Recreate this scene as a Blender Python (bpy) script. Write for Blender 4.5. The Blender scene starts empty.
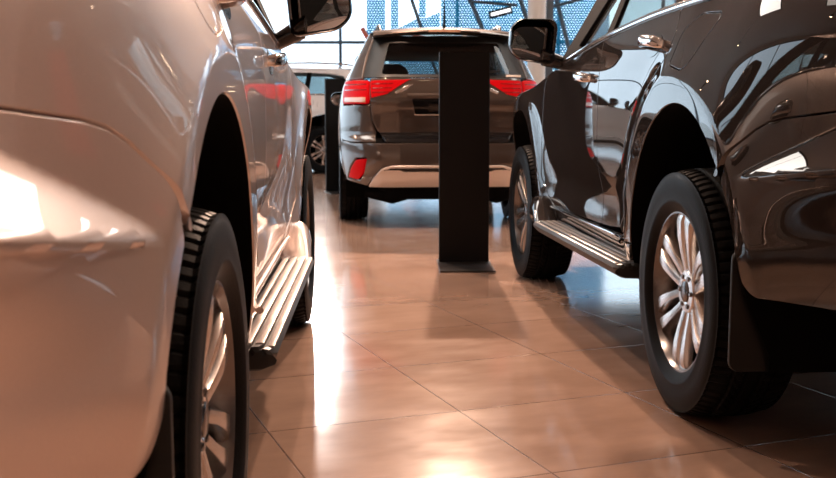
import bpy, bmesh, math, random
import numpy as np
from mathutils import Vector, Matrix
from mathutils.geometry import delaunay_2d_cdt
random.seed(7)
C = bpy.context.scene.collection
PI = math.pi

# ------------------------------------------------------------------ materials
def node(nt, kind, **kw):
    n = nt.nodes.new(kind)
    for k, v in kw.items():
        if k in n.inputs: n.inputs[k].default_value = v
        else: setattr(n, k, v)
    return n
def principled(name, col, rough=.5, metal=0., coat=0., coat_rough=.03, spec=.5, bump=0., bscale=60., var=0., vscale=8., emit=None, estr=0.):
    m = bpy.data.materials.new(name); m.use_nodes = True
    nt = m.node_tree; b = nt.nodes['Principled BSDF']
    b.inputs['Base Color'].default_value = (*col, 1); b.inputs['Roughness'].default_value = rough
    b.inputs['Metallic'].default_value = metal; b.inputs['Coat Weight'].default_value = coat
    b.inputs['Coat Roughness'].default_value = coat_rough; b.inputs['Specular IOR Level'].default_value = spec
    if emit:
        b.inputs['Emission Color'].default_value = (*emit, 1); b.inputs['Emission Strength'].default_value = estr
    tc = node(nt, 'ShaderNodeTexCoord')
    if var > 0:
        nz = node(nt, 'ShaderNodeTexNoise', Scale=vscale, Detail=5.)
        nt.links.new(tc.outputs['Object'], nz.inputs['Vector'])
        mx = node(nt, 'ShaderNodeMix', data_type='RGBA')
        mx.inputs[6].default_value = (*[c*(1-var) for c in col], 1); mx.inputs[7].default_value = (*[min(1, c*(1+var)) for c in col], 1)
        nt.links.new(nz.outputs['Fac'], mx.inputs[0]); nt.links.new(mx.outputs[2], b.inputs['Base Color'])
    if bump > 0:
        nz = node(nt, 'ShaderNodeTexNoise', Scale=bscale, Detail=3.)
        nt.links.new(tc.outputs['Object'], nz.inputs['Vector'])
        bp = node(nt, 'ShaderNodeBump', Strength=bump, Distance=.004)
        nt.links.new(nz.outputs['Fac'], bp.inputs['Height']); nt.links.new(bp.outputs['Normal'], b.inputs['Normal'])
    return m
def car_paint(name, col, metal, rough, flake=.08, spec=.5):
    m = principled(name, col, rough, metal, coat=1., coat_rough=.015, spec=spec)
    m.node_tree.nodes['Principled BSDF'].inputs['Coat IOR'].default_value = 1.7
    nt = m.node_tree; b = nt.nodes['Principled BSDF']
    tc = node(nt, 'ShaderNodeTexCoord'); v = node(nt, 'ShaderNodeTexVoronoi', Scale=900.)
    nt.links.new(tc.outputs['Object'], v.inputs['Vector'])
    mx = node(nt, 'ShaderNodeMix', data_type='RGBA')
    mx.inputs[6].default_value = (*[c*(1-flake) for c in col], 1); mx.inputs[7].default_value = (*[min(1, c*(1+flake)) for c in col], 1)
    nt.links.new(v.outputs['Distance'], mx.inputs[0]); nt.links.new(mx.outputs[2], b.inputs['Base Color'])
    return m
def glass_mat(name, tint, ior=1.5, refl=1.0):
    m = bpy.data.materials.new(name); m.use_nodes = True
    nt = m.node_tree; nt.nodes.clear()
    out = node(nt, 'ShaderNodeOutputMaterial'); mix = node(nt, 'ShaderNodeMixShader')
    tr = node(nt, 'ShaderNodeBsdfTransparent', Color=(*tint, 1)); gl = node(nt, 'ShaderNodeBsdfGlossy', Color=(1, 1, 1, 1), Roughness=.01)
    fr = node(nt, 'ShaderNodeFresnel', IOR=ior)
    # thin sheet: the same reflectance from both faces
    ge = node(nt, 'ShaderNodeNewGeometry'); mr = node(nt, 'ShaderNodeMapRange'); mr.inputs[3].default_value = ior; mr.inputs[4].default_value = 1/ior
    nt.links.new(ge.outputs['Backfacing'], mr.inputs[0]); nt.links.new(mr.outputs[0], fr.inputs['IOR'])
    nt.links.new(fr.outputs[0], mix.inputs[0])
    nt.links.new(tr.outputs[0], mix.inputs[1]); nt.links.new(gl.outputs[0], mix.inputs[2]); nt.links.new(mix.outputs[0], out.inputs[0])
    return m

M = {}
M['silver'] = car_paint('silver_paint', (.72, .60, .555), .72, .40, spec=.2)
M['dark'] = car_paint('graphite_paint', (.030, .0255, .0245), .0, .5, spec=.0)
M['bronze'] = car_paint('bronze_grey_paint', (.072, .055, .047), .5, .34, spec=.1)
M['white'] = car_paint('pearl_white_paint', (.86, .80, .76), .0, .4)
M['black'] = principled('black_plastic', (.007, .007, .007), .45, spec=.3, bump=.15, bscale=300)
M['gloss_black'] = principled('gloss_black', (.005, .005, .006), .12, coat=.5, spec=.2)
M['void'] = principled('underbody_black', (.002, .002, .002), .85, spec=.08)
M['rubber'] = principled('tyre_rubber', (.0045, .0045, .0048), .5, spec=.09, bump=.2, bscale=220)
M['alloy'] = principled('alloy_silver', (.66, .63, .61), .24, 1.)
M['alloy_dark'] = principled('alloy_barrel', (.20, .19, .19), .25, 1.)
M['disc'] = principled('brake_steel', (.18, .17, .16), .4, 1.)
M['chrome'] = principled('chrome', (.88, .88, .89), .06, 1.)
M['step'] = principled('ribbed_aluminium', (.34, .31, .295), .42, .9)
M['step_dark'] = principled('step_rubber', (.028, .027, .027), .4)
M['glass'] = glass_mat('car_glass', (.72, .78, .76))
M['tint'] = glass_mat('privacy_glass', (.34, .40, .41), 1.3)
M['pane'] = glass_mat('window_glass', (.93, .97, 1.0), 1.45)
M['mirror'] = principled('mirror_glass', (.80, .82, .84), .02, 1.)
M['red_lens'] = principled('red_lens', (.38, .003, .005), .35, coat=.0, spec=.04, emit=(1., .004, .008), estr=.20)
M['red_dark'] = principled('dark_red_lens', (.20, .004, .006), .15, coat=1.)
M['amber'] = principled('clear_amber_lens', (.62, .36, .25), .15, coat=1.)
M['skid'] = principled('satin_silver_plastic', (.76, .67, .60), .38, .25)
M['interior'] = principled('interior_trim', (.03, .028, .027), .7)
M['seat'] = principled('seat_fabric', (.022, .021, .022), .8, bump=.3, bscale=400)
M['totem'] = principled('satin_black_panel', (.006, .005, .005), .5, spec=.2, var=.2, vscale=3)
M['totem_base'] = principled('black_steel_plate', (.018, .016, .016), .3)
M['frame'] = principled('grey_blue_frame', (.10, .14, .18), .45, .3)
M['steel'] = principled('dark_steel', (.10, .115, .13), .5, .3, var=.15)
M['orange'] = principled('orange_paint', (.75, .14, .07), .5)
M['column'] = principled('cream_plaster', (.76, .66, .58), .75, var=.04, vscale=4, bump=.15, bscale=40)
M['wall'] = principled('warm_plaster', (.58, .47, .40), .8, var=.06, vscale=2, bump=.1, bscale=50)
M['ceiling'] = principled('ceiling_board', (.50, .44, .40), .85, var=.05, vscale=2)
M['concrete'] = principled('pale_paving', (.62, .62, .60), .8, var=.1, vscale=1)
M['lamp_body'] = principled('black_lamp_metal', (.02, .02, .02), .4, .5)
M['lamp_lens'] = principled('warm_lamp_lens', (.9, .8, .6), .3, emit=(1., .70, .42), estr=60.)
M['tube'] = principled('lit_tube', (.9, .9, .9), .3, emit=(.95, .97, 1.), estr=1.6)
M['panel_light'] = principled('panel_light', (.9, .9, .9), .4, emit=(1., .90, .80), estr=3.0)
M['panel_bright'] = principled('panel_bright', (.9, .9, .9), .4, emit=(1., .92, .84), estr=8.)
M['pillar'] = principled('matt_black_pillar', (.006, .006, .006), .8, spec=.02)
M['sticker'] = principled('pale_sticker', (.70, .55, .45), .5)

def floor_material():
    m = bpy.data.materials.new('polished_terracotta_tiles'); m.use_nodes = True
    nt = m.node_tree; b = nt.nodes['Principled BSDF']; L = nt.links
    tc = node(nt, 'ShaderNodeTexCoord')
    mp = node(nt, 'ShaderNodeMapping', vector_type='TEXTURE')
    mp.inputs['Location'].default_value = (TILE_O[0], TILE_O[1], 0); mp.inputs['Rotation'].default_value = (0, 0, TILE_A)
    L.new(tc.outputs['Object'], mp.inputs['Vector'])
    br = node(nt, 'ShaderNodeTexBrick', offset=0., squash=1., offset_frequency=2, squash_frequency=2)
    for k, v in {'Color1': (.305, .198, .150, 1), 'Color2': (.35, .232, .176, 1), 'Mortar': (.15, .09, .065, 1), 'Scale': 1., 'Mortar Size': .0032,
                 'Mortar Smooth': .2, 'Bias': 0., 'Brick Width': TILE, 'Row Height': TILE}.items(): br.inputs[k].default_value = v
    L.new(mp.outputs[0], br.inputs['Vector'])
    st = node(nt, 'ShaderNodeMapping'); st.inputs['Scale'].default_value = (1.2, 2.6, 1.)
    L.new(mp.outputs[0], st.inputs['Vector'])
    nz = node(nt, 'ShaderNodeTexNoise', Scale=2.2, Detail=6., Roughness=.6); L.new(st.outputs[0], nz.inputs['Vector'])
    mr = node(nt, 'ShaderNodeMapRange'); mr.inputs[1].default_value = .3; mr.inputs[2].default_value = .7; mr.inputs[3].default_value = .86; mr.inputs[4].default_value = 1.12
    L.new(nz.outputs['Fac'], mr.inputs[0])
    mx = node(nt, 'ShaderNodeMix', data_type='RGBA', blend_type='MULTIPLY'); mx.inputs[0].default_value = 1.
    L.new(br.outputs['Color'], mx.inputs[6]); L.new(mr.outputs[0], mx.inputs[7]); L.new(mx.outputs[2], b.inputs['Base Color'])
    rr = node(nt, 'ShaderNodeMapRange'); rr.inputs[1].default_value = .3; rr.inputs[2].default_value = .7; rr.inputs[3].default_value = .10; rr.inputs[4].default_value = .15
    L.new(nz.outputs['Fac'], rr.inputs[0]); L.new(rr.outputs[0], b.inputs['Roughness'])
    bp = node(nt, 'ShaderNodeBump', Strength=.5, Distance=.002); bp.invert = True
    L.new(br.outputs['Fac'], bp.inputs['Height']); L.new(bp.outputs['Normal'], b.inputs['Normal'])
    b.inputs['Specular IOR Level'].default_value = .95
    return m
def screen_material():
    # blue film with a grid of small see-through holes
    m = bpy.data.materials.new('blue_dotted_film'); m.use_nodes = True
    nt = m.node_tree; nt.nodes.clear(); L = nt.links
    out = node(nt, 'ShaderNodeOutputMaterial'); mix = node(nt, 'ShaderNodeMixShader')
    tc = node(nt, 'ShaderNodeTexCoord'); sp = node(nt, 'ShaderNodeSeparateXYZ'); L.new(tc.outputs['Object'], sp.inputs[0])
    def math_(op, a, bv=None):
        n = node(nt, 'ShaderNodeMath', operation=op)
        for i, v in enumerate((a, bv)):
            if v is None: continue
            if isinstance(v, (int, float)): n.inputs[i].default_value = v
            else: L.new(v, n.inputs[i])
        return n.outputs[0]
    S = .064
    row = math_('DIVIDE', sp.outputs['Z'], S*.85)
    odd = math_('MULTIPLY', math_('MODULO', math_('FLOOR', row), 2.), .5)
    fx = math_('SUBTRACT', math_('FRACT', math_('ADD', math_('DIVIDE', sp.outputs['X'], S), odd)), .5)
    fz = math_('SUBTRACT', math_('FRACT', row), .5)
    d = math_('SQRT', math_('ADD', math_('MULTIPLY', fx, fx), math_('MULTIPLY', math_('MULTIPLY', fz, fz), 1.9)))
    hole = math_('LESS_THAN', d, .25)
    tr = node(nt, 'ShaderNodeBsdfTransparent', Color=(1, 1, 1, 1))
    a = node(nt, 'ShaderNodeBsdfTranslucent', Color=(.14, .44, .58, 1)); bb = node(nt, 'ShaderNodeBsdfTransparent', Color=(.07, .28, .40, 1))
    m2 = node(nt, 'ShaderNodeMixShader', Fac=.5); L.new(a.outputs[0], m2.inputs[1]); L.new(bb.outputs[0], m2.inputs[2])
    L.new(hole, mix.inputs[0]); L.new(m2.outputs[0], mix.inputs[1]); L.new(tr.outputs[0], mix.inputs[2]); L.new(mix.outputs[0], out.inputs[0])
    return m

# ------------------------------------------------------------------ mesh helpers
def link(name, me, mat, parent=None):
    o = bpy.data.objects.new(name, me); C.objects.link(o)
    if mat is not None and len(me.materials) == 0: me.materials.append(mat)
    if parent is not None: o.parent = parent
    return o
def mesh(name, vs, fs, mat, parent=None, smooth=True, angle=40, normals=None):
    me = bpy.data.meshes.new(name); me.from_pydata([tuple(v) for v in vs], [], fs); me.update()
    if normals is not None:
        me.shade_smooth(); me.normals_split_custom_set_from_vertices([tuple(n) for n in normals])
    elif smooth:
        me.shade_smooth(); me.set_sharp_from_angle(angle=math.radians(angle))
    return link(name, me, mat, parent)
class MB:
    def __init__(s): s.v = []; s.f = []
    def add(s, vs, fs, flip=False):
        o = len(s.v); s.v += [tuple(v) for v in vs]
        for f in fs:
            g = [i+o for i in f]; s.f.append(g[::-1] if flip else g)
    def box(s, c, d, bev=0., rot=None, segs=2):
        bm = bmesh.new(); bmesh.ops.create_cube(bm, size=1.)
        for v in bm.verts: v.co = Vector((v.co.x*d[0], v.co.y*d[1], v.co.z*d[2]))
        if bev > 0: bmesh.ops.bevel(bm, geom=bm.edges[:], offset=bev, segments=segs, profile=.5, affect='EDGES')
        R = rot if rot is not None else Matrix.Identity(3)
        bm.verts.index_update()
        s.add([R @ v.co + Vector(c) for v in bm.verts], [[v.index for v in f.verts] for f in bm.faces]); bm.free()
    def loft(s, rings, closed=True, cap0=False, cap1=False, flip=False):
        n = len(rings[0]); vs = [p for r in rings for p in r]; fs = []
        for i in range(len(rings)-1):
            for j in range(n if closed else n-1):
                k = (j+1) % n; fs.append([i*n+j, i*n+k, (i+1)*n+k, (i+1)*n+j])
        if cap0: fs.append(list(range(n))[::-1])
        if cap1: fs.append([(len(rings)-1)*n+j for j in range(n)])
        s.add(vs, fs, flip)
    def tube(s, pts, r, n=10, caps=True):
        pts = [Vector(p) for p in pts]; rs = r if isinstance(r, (list, tuple)) else [r]*len(pts)
        rings = []; up = Vector((0, 0, 1))
        for i, p in enumerate(pts):
            t = (pts[min(i+1, len(pts)-1)]-pts[max(i-1, 0)]).normalized()
            a = t.cross(up if abs(t.z) < .9 else Vector((1, 0, 0))).normalized(); b = t.cross(a)
            rings.append([p+(a*math.cos(2*PI*k/n)+b*math.sin(2*PI*k/n))*rs[i] for k in range(n)])
        s.loft(rings, True, caps, caps)
    def lathe_x(s, prof, n=48, cap=False, sx=1):
        # prof: (x, r) turned about the x axis
        rings = [[(sx*x, r*math.cos(2*PI*k/n), r*math.sin(2*PI*k/n)) for k in range(n)] for x, r in prof]
        s.loft(rings, True, cap, cap, flip=(sx > 0))
    def lathe_z(s, prof, n=32, c=(0, 0, 0), cap=True):
        rings = [[(c[0]+r*math.cos(2*PI*k/n), c[1]+r*math.sin(2*PI*k/n), c[2]+z) for k in range(n)] for r, z in prof]
        s.loft(rings, True, cap, cap)
    def build(s, name, mat, parent=None, angle=40, recalc=True):
        me = bpy.data.meshes.new(name); me.from_pydata(s.v, [], s.f); me.update()
        if recalc:
            bm = bmesh.new(); bm.from_mesh(me); bmesh.ops.recalc_face_normals(bm, faces=bm.faces[:]); bm.to_mesh(me); bm.free()
        me.shade_smooth(); me.set_sharp_from_angle(angle=math.radians(angle))
        return link(name, me, mat, parent)
def empty(name, loc, rz=0.):
    o = bpy.data.objects.new(name, None); C.objects.link(o); o.location = loc; o.rotation_euler = (0, 0, rz); o.empty_display_size = .2
    return o
def tag(o, label, cat, group=None):
    o['label'] = label; o['category'] = cat
    if group: o['group'] = group
    return o
def struct(o): o['kind'] = 'structure'; return o

# ------------------------------------------------------------------ curves and car shells
def sstep(a, b, x):
    t = max(0.0, min(1.0, (x-a)/(b-a))); return t*t*(3-2*t)
def curve(tab, x):
    n = len(tab)
    if x <= tab[0][0]: return tab[0][1]
    if x >= tab[-1][0]: return tab[-1][1]
    for i in range(n-1):
        if x <= tab[i+1][0]: break
    x0, y0 = tab[i]; x1, y1 = tab[i+1]; h = x1-x0
    m0 = (y1-tab[i-1][1])/(x1-tab[i-1][0]) if i > 0 else (y1-y0)/h
    m1 = (tab[i+2][1]-y0)/(tab[i+2][0]-x0) if i < n-2 else (y1-y0)/h
    t = (x-x0)/h
    return (2*t**3-3*t*t+1)*y0+(t**3-2*t*t+t)*h*m0+(3*t*t-2*t**3)*y1+(t**3-t*t)*h*m1

class Shell:
    """Half of a car skin: side(u, z) follows the flank and wraps the corners, rear(x, z) covers the tail."""
    def __init__(s, base, yrear, yfront, UC, LC, RX, UF, LF, RF, wref):
        s.base, s.yr, s.yf, s.UC, s.LC, s.RX, s.UF, s.LF, s.RF, s.wref = base, yrear, yfront, UC, LC, RX, UF, LF, RF, wref
    def shape(s, u, z): return curve(s.base, z), curve(s.yr, z), curve(s.yf, z)
    def side(s, u, z):
        w, yr, yf = s.shape(u, z)
        if s.UC <= u <= s.UF: return (w, u, z)
        if u < s.UC:
            th = min((s.UC-u)/s.LC, 1)*PI/2
            x = w-s.RX+s.RX*math.cos(th); y = s.UC-(s.UC-yr)*math.sin(th)
            if u < s.UC-s.LC: x = (w-s.RX)*max(0, 1-(s.UC-s.LC-u)/.36)
            return (x, y, z)
        th = min((u-s.UF)/s.LF, 1)*PI/2
        x = w-s.RF+s.RF*math.cos(th); y = s.UF+(yf-s.UF)*math.sin(th)
        if u > s.UF+s.LF: x = (w-s.RF)*max(0, 1-(u-s.UF-s.LF)/.3)
        return (x, y, z)
    def rear(s, xn, z):
        ax = abs(xn); u = s.UC-s.LC
        for _ in range(2):
            w, yr, yf = s.shape(u, z); x = ax*w/s.wref
            c = (x-(w-s.RX))/s.RX
            if c <= 0: sn = 1; u = s.UC-s.LC
            else: sn = math.sqrt(max(0, 1-min(c, 1)**2)); u = s.UC-s.LC*math.acos(min(c, 1))/(PI/2)
        return (math.copysign(x, xn), s.UC-(s.UC-yr)*sn, z)

ARCH = (.010, .385, .500, .585)
def arch_d(u, z, yc, A): return math.hypot((u-yc-A[0])/A[2], (z-A[1])/A[3])-1
def flare(e, s_):
    # flat lip, a slightly rounded crease, then a falling shoulder
    q = .5*(e+math.sqrt(e*e+.018**2)); return math.exp(-q/s_)
def hip():
    out = []
    for a in lin(.35, PI-.55, 50):
        u = .01+.5*1.2*math.cos(a)
        for _ in range(4):
            k = sstep(-.1, .25, u); m = 1.12+.08*k; u = ARCH[0]+ARCH[2]*m*math.cos(a)
        out.append((u, ARCH[1]+ARCH[3]*m*math.sin(a)))
    return out
class SuvShell(Shell):
    def shape(s, u, z):
        w = curve(s.base, z); yr = curve(s.yr, z); yf = curve(s.yf, z)
        w -= .022*sstep(.5, 2.3, u)
        win = sstep(.45, .85, u)*(1-sstep(1.95, 2.35, u))
        if win > 0:
            w -= .022*math.exp(-((z-.60-.03*(u-1.3))/.10)**2)*win
        if z < 1.3:
            d = arch_d(u, z, 0., ARCH); k = sstep(-.1, .25, u)
            kb = sstep(-.15, .12, u); B = .062-.026*kb
            w += .036-B*(1-flare(d-(.12+.08*k), .26-.14*kb))
            w += .036*flare(arch_d(u, z, 2.8, ARCH)-.15, .12)
        if z < .96 and u < -.43:
            t = max(0, min(1, (-.465-u)/.42)); A = .095*t*(2-t)
            zl = .770+.048*t; zt = zl+.012+.118*t**.8
            if z > zt: g = 0
            elif z > zl: g = ((zt-z)/(zt-zl))**1.55
            elif z > zl-.014: g = 1-.5*sstep(0, 1, (zl-z)/.014)
            else: g = .5-.3*sstep(0, .16, zl-.014-z)
            w += A*g*.6; yr -= A*g
        if z < .60: w -= .022*((.60-z)/.14)**2*sstep(-.42, -.6, u)
        return w, yr, yf
def ledge(k):
    out = []
    for u in lin(-.468, -1.808, 60):
        t = min(1, (-.465-u)/.42); zl = .770+.048*t; out.append((u, zl+(.012+.118*t**.8 if k == 1 else (0 if k == 0 else -.014))))
    return out
def offset_fn(S, d):
    def f(u, z):
        e = 1e-3; p = Vector(S(u, z)); a = Vector(S(u+e, z))-Vector(S(u-e, z)); b = Vector(S(u, z+e))-Vector(S(u, z-e))
        n = a.cross(b)
        if n.length < 1e-12: n = Vector((1, 0, 0))
        return tuple(p+n.normalized()*d)
    return f
def fillet(P, r):
    if r <= 0: return list(P)
    out = []; n = len(P)
    for i in range(n):
        a, b, c = (Vector(P[(i-1) % n]), Vector(P[i]), Vector(P[(i+1) % n]))
        la, lc = (a-b).length, (c-b).length
        if la < 1e-6 or lc < 1e-6: continue
        ang = (a-b).angle(c-b)
        if ang > math.radians(165): out.append(tuple(b)); continue
        q = min(r, .45*la, .45*lc); p0 = b+(a-b)/la*q; p1 = b+(c-b)/lc*q
        for k in range(6):
            t = k/5; out.append(tuple((1-t)**2*p0+2*t*(1-t)*b+t*t*p1))
    return out
def densify(P, d):
    out = []
    for i in range(len(P)):
        a, b = Vector(P[i]), Vector(P[(i+1) % len(P)]); L = (b-a).length
        if L < 1e-6: continue
        n = max(1, math.ceil(L/d))
        for k in range(n): out.append(tuple(a+(b-a)*k/n))
    return out
def area(P): return .5*sum(P[i][0]*P[(i+1) % len(P)][1]-P[(i+1) % len(P)][0]*P[i][1] for i in range(len(P)))
def inset(P, d):
    n = len(P); out = []
    for i in range(n):
        a, b, c = Vector(P[i-1]), Vector(P[i]), Vector(P[(i+1) % n])
        e0 = (b-a).normalized(); e1 = (c-b).normalized()
        nn = Vector((-e0.y-e1.y, e0.x+e1.x)); l = nn.length
        if l < 1e-6: out.append(tuple(b)); continue
        nn /= l; k = max(.5, nn.dot(Vector((-e0.y, e0.x)))); out.append(tuple(b+nn*d/k))
    return out
def inside(Q, P):
    P = np.asarray(P); Q = np.asarray(Q); r = np.zeros(len(Q), bool); x, y = Q[:, 0], Q[:, 1]
    for i in range(len(P)):
        x0, y0 = P[i]; x1, y1 = P[(i+1) % len(P)]
        if y0 == y1: continue
        c = ((y0 > y) != (y1 > y)) & (x < (x1-x0)*(y-y0)/(y1-y0)+x0); r ^= c
    return r
def panel(S, outline, step=.03, gap=.003, lip=.022, r=.02, holes=(), bev=.004, creases=()):
    """A bodywork panel: its outline lives on the skin S(u, z); edges roll over and turn inwards."""
    loops = []
    for k, P in enumerate([outline]+list(holes)):
        P = [tuple(p) for p in P]
        if (area(P) < 0) == (k == 0): P = P[::-1]
        P = densify(fillet(P, r), step*.7); loops.append(P)
    R1 = [inset(P, gap) for P in loops]; R0 = [inset(P, gap+bev) for P in loops]
    bp = np.array([p for P in R0 for p in P])
    lo, hi = bp.min(0), bp.max(0)
    gu, gz = np.meshgrid(np.arange(lo[0]+step/2, hi[0], step), np.arange(lo[1]+step/2, hi[1], step)); G = np.stack([gu.ravel(), gz.ravel()], 1)
    ok = inside(G, R0[0])
    for H in R0[1:]: ok &= ~inside(G, H)
    G = G[ok]
    cr = []
    for c in creases:
        c = [Vector(p) for p in c]; q = []
        for a, b in zip(c[:-1], c[1:]):
            n = max(1, math.ceil((b-a).length/(step*.7))); q += [tuple(a+(b-a)*k/n) for k in range(n)]
        q.append(tuple(c[-1])); k = inside(q, inset(R0[0], step*.35)); run = []
        for p, g in list(zip(q, k))+[(None, False)]:
            if g: run.append(p)
            elif run: cr.append(run); run = []
    cp = np.array([p for c in cr for p in c]).reshape(-1, 2); bp_all = np.concatenate([bp, cp])
    if len(G):
        dm = np.full(len(G), 9.)
        for p in bp_all: dm = np.minimum(dm, (G[:, 0]-p[0])**2+(G[:, 1]-p[1])**2)
        G = G[dm > (.5*step)**2]
    pts = [Vector(p) for p in bp_all]+[Vector(p) for p in G]
    edges = []; o = 0
    for P in R0:
        edges += [(o+i, o+(i+1) % len(P)) for i in range(len(P))]; o += len(P)
    for c in cr:
        edges += [(o+i, o+i+1) for i in range(len(c)-1)]; o += len(c)
    cv, ce, cf, ov, oe, of = delaunay_2d_cdt(pts, edges, [], 0, 1e-7)
    cen = np.array([[sum(cv[i][0] for i in f)/len(f), sum(cv[i][1] for i in f)/len(f)] for f in cf])
    ok = inside(cen, R0[0])
    for H in R0[1:]: ok &= ~inside(cen, H)
    faces = [list(f) for f, k in zip(cf, ok) if k]
    cmap = {}
    for i, l in enumerate(ov):
        for q in l: cmap[q] = i
    V = []; N = []
    def nrm(u, z):
        e = 1.5e-3; a = Vector(S(u+e, z))-Vector(S(u-e, z)); b = Vector(S(u, z+e))-Vector(S(u, z-e)); n = a.cross(b)
        return n.normalized() if n.length > 1e-12 else Vector((1, 0, 0))
    for c in cv: V.append(Vector(S(*c))); N.append(nrm(*c))
    o = 0
    for P0, P1 in zip(R0, R1):
        n = len(P0); i1 = len(V)
        for k in range(n):
            i0 = cmap[o+k]; q = Vector(S(*P1[k])); out = (q-V[i0]); nn = N[i0]
            out = (out-nn*out.dot(nn)); out = out.normalized() if out.length > 1e-9 else nn
            V.append(q-nn*bev*.7); N.append((nn*.6+out*.8).normalized())
        i2 = len(V)
        for k in range(n):
            i0 = cmap[o+k]; V.append(V[i1+k]-N[i0]*lip); N.append(N[i1+k])
        for k in range(n):
            j = (k+1) % n
            faces.append([cmap[o+k], i1+k, i1+j, cmap[o+j]]); faces.append([i1+k, i2+k, i2+j, i1+j])
        o += n
    return V, N, faces
def orient(V, N, F):
    G = []
    for f in F:
        a, b, c = V[f[0]], V[f[1]], V[f[2]]
        n = (b-a).cross(c-a); s = sum((N[i] for i in f), Vector((0, 0, 0)))
        G.append(f if n.dot(s) >= 0 else f[::-1])
    return G
class PM:
    """several panels in one mesh, optionally mirrored"""
    def __init__(s): s.V = []; s.N = []; s.F = []
    def add(s, P, sx=1):
        V, N, F = P; F = orient(V, N, F); o = len(s.V)
        s.V += [Vector((v.x*sx, v.y, v.z)) for v in V]; s.N += [Vector((n.x*sx, n.y, n.z)) for n in N]
        s.F += [[i+o for i in (f if sx > 0 else f[::-1])] for f in F]; return s
    def build(s, name, mat, parent): return mesh(name, s.V, s.F, mat, parent, normals=s.N)
def grid(fn, us, vs, mb=None, flip=False):
    mb = mb or MB(); mb.loft([[fn(u, v) for v in vs] for u in us], closed=False, flip=flip); return mb
def lin(a, b, n): return [a+(b-a)*i/(n-1) for i in range(n)]
def arch_pts(yc, A, z0, z1, n=40, front_first=True):
    # along the wheel opening from (front, z0) over the top to (rear, z1)
    a0 = math.asin(max(-1, min(1, (z0-A[1])/A[3]))); a1 = PI-math.asin(max(-1, min(1, (z1-A[1])/A[3])))
    return [(yc+A[0]+A[2]*math.cos(a), A[1]+A[3]*math.sin(a)) for a in lin(a0, a1, n)]

# ------------------------------------------------------------------ wheels, mirrors, seats
def tyre_mesh(R=.388, r_in=.235, W=.262, n=300):
    """x from -W/2 (inner) to +W/2 (outer); tread blocks, shoulder notches, rounded sidewalls"""
    prof = []   # (x, r, kind)
    h = W/2
    side = [(.088, r_in), (.112, r_in+.006), (.124, r_in+.022), (.1290, r_in+.036), (.1305, r_in+.040), (.1305, r_in+.046), (.1295, r_in+.050), (.1312, r_in+.075), (.1290, r_in+.100), (.1245, r_in+.118), (.1235, r_in+.1195), (.1225, r_in+.128)]
    for x, r in side: prof.append((-x, r, 0))
    tread = []
    xs = lin(-.113, .113, 47)
    for x in xs:
        t = x/.113; r = R-.013*t**4-.002*t*t
        k = 0
        for g in (-.062, -.021, .021, .062):
            if abs(x-g) < .0046: k = 1
        tread.append((x, r, 2 if k == 0 and abs(x) > .066 else (1 if k else 3)))
    prof += tread
    for x, r in side[::-1]: prof.append((x, r, 0))
    rings = []
    for x, r, k in prof:
        ring = []
        for j in range(n):
            rr = r
            if k == 1: rr -= .009
            elif k == 2 and ((j+(1 if x > 0 else 3)) % 4) == 0: rr -= .007
            elif k == 3 and abs(x) > .025 and ((j+int(abs(x)*150)) % 4) == 2: rr -= .005
            a = 2*PI*j/n; ring.append((x, rr*math.cos(a), rr*math.sin(a)))
        rings.append(ring)
    return rings
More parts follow.
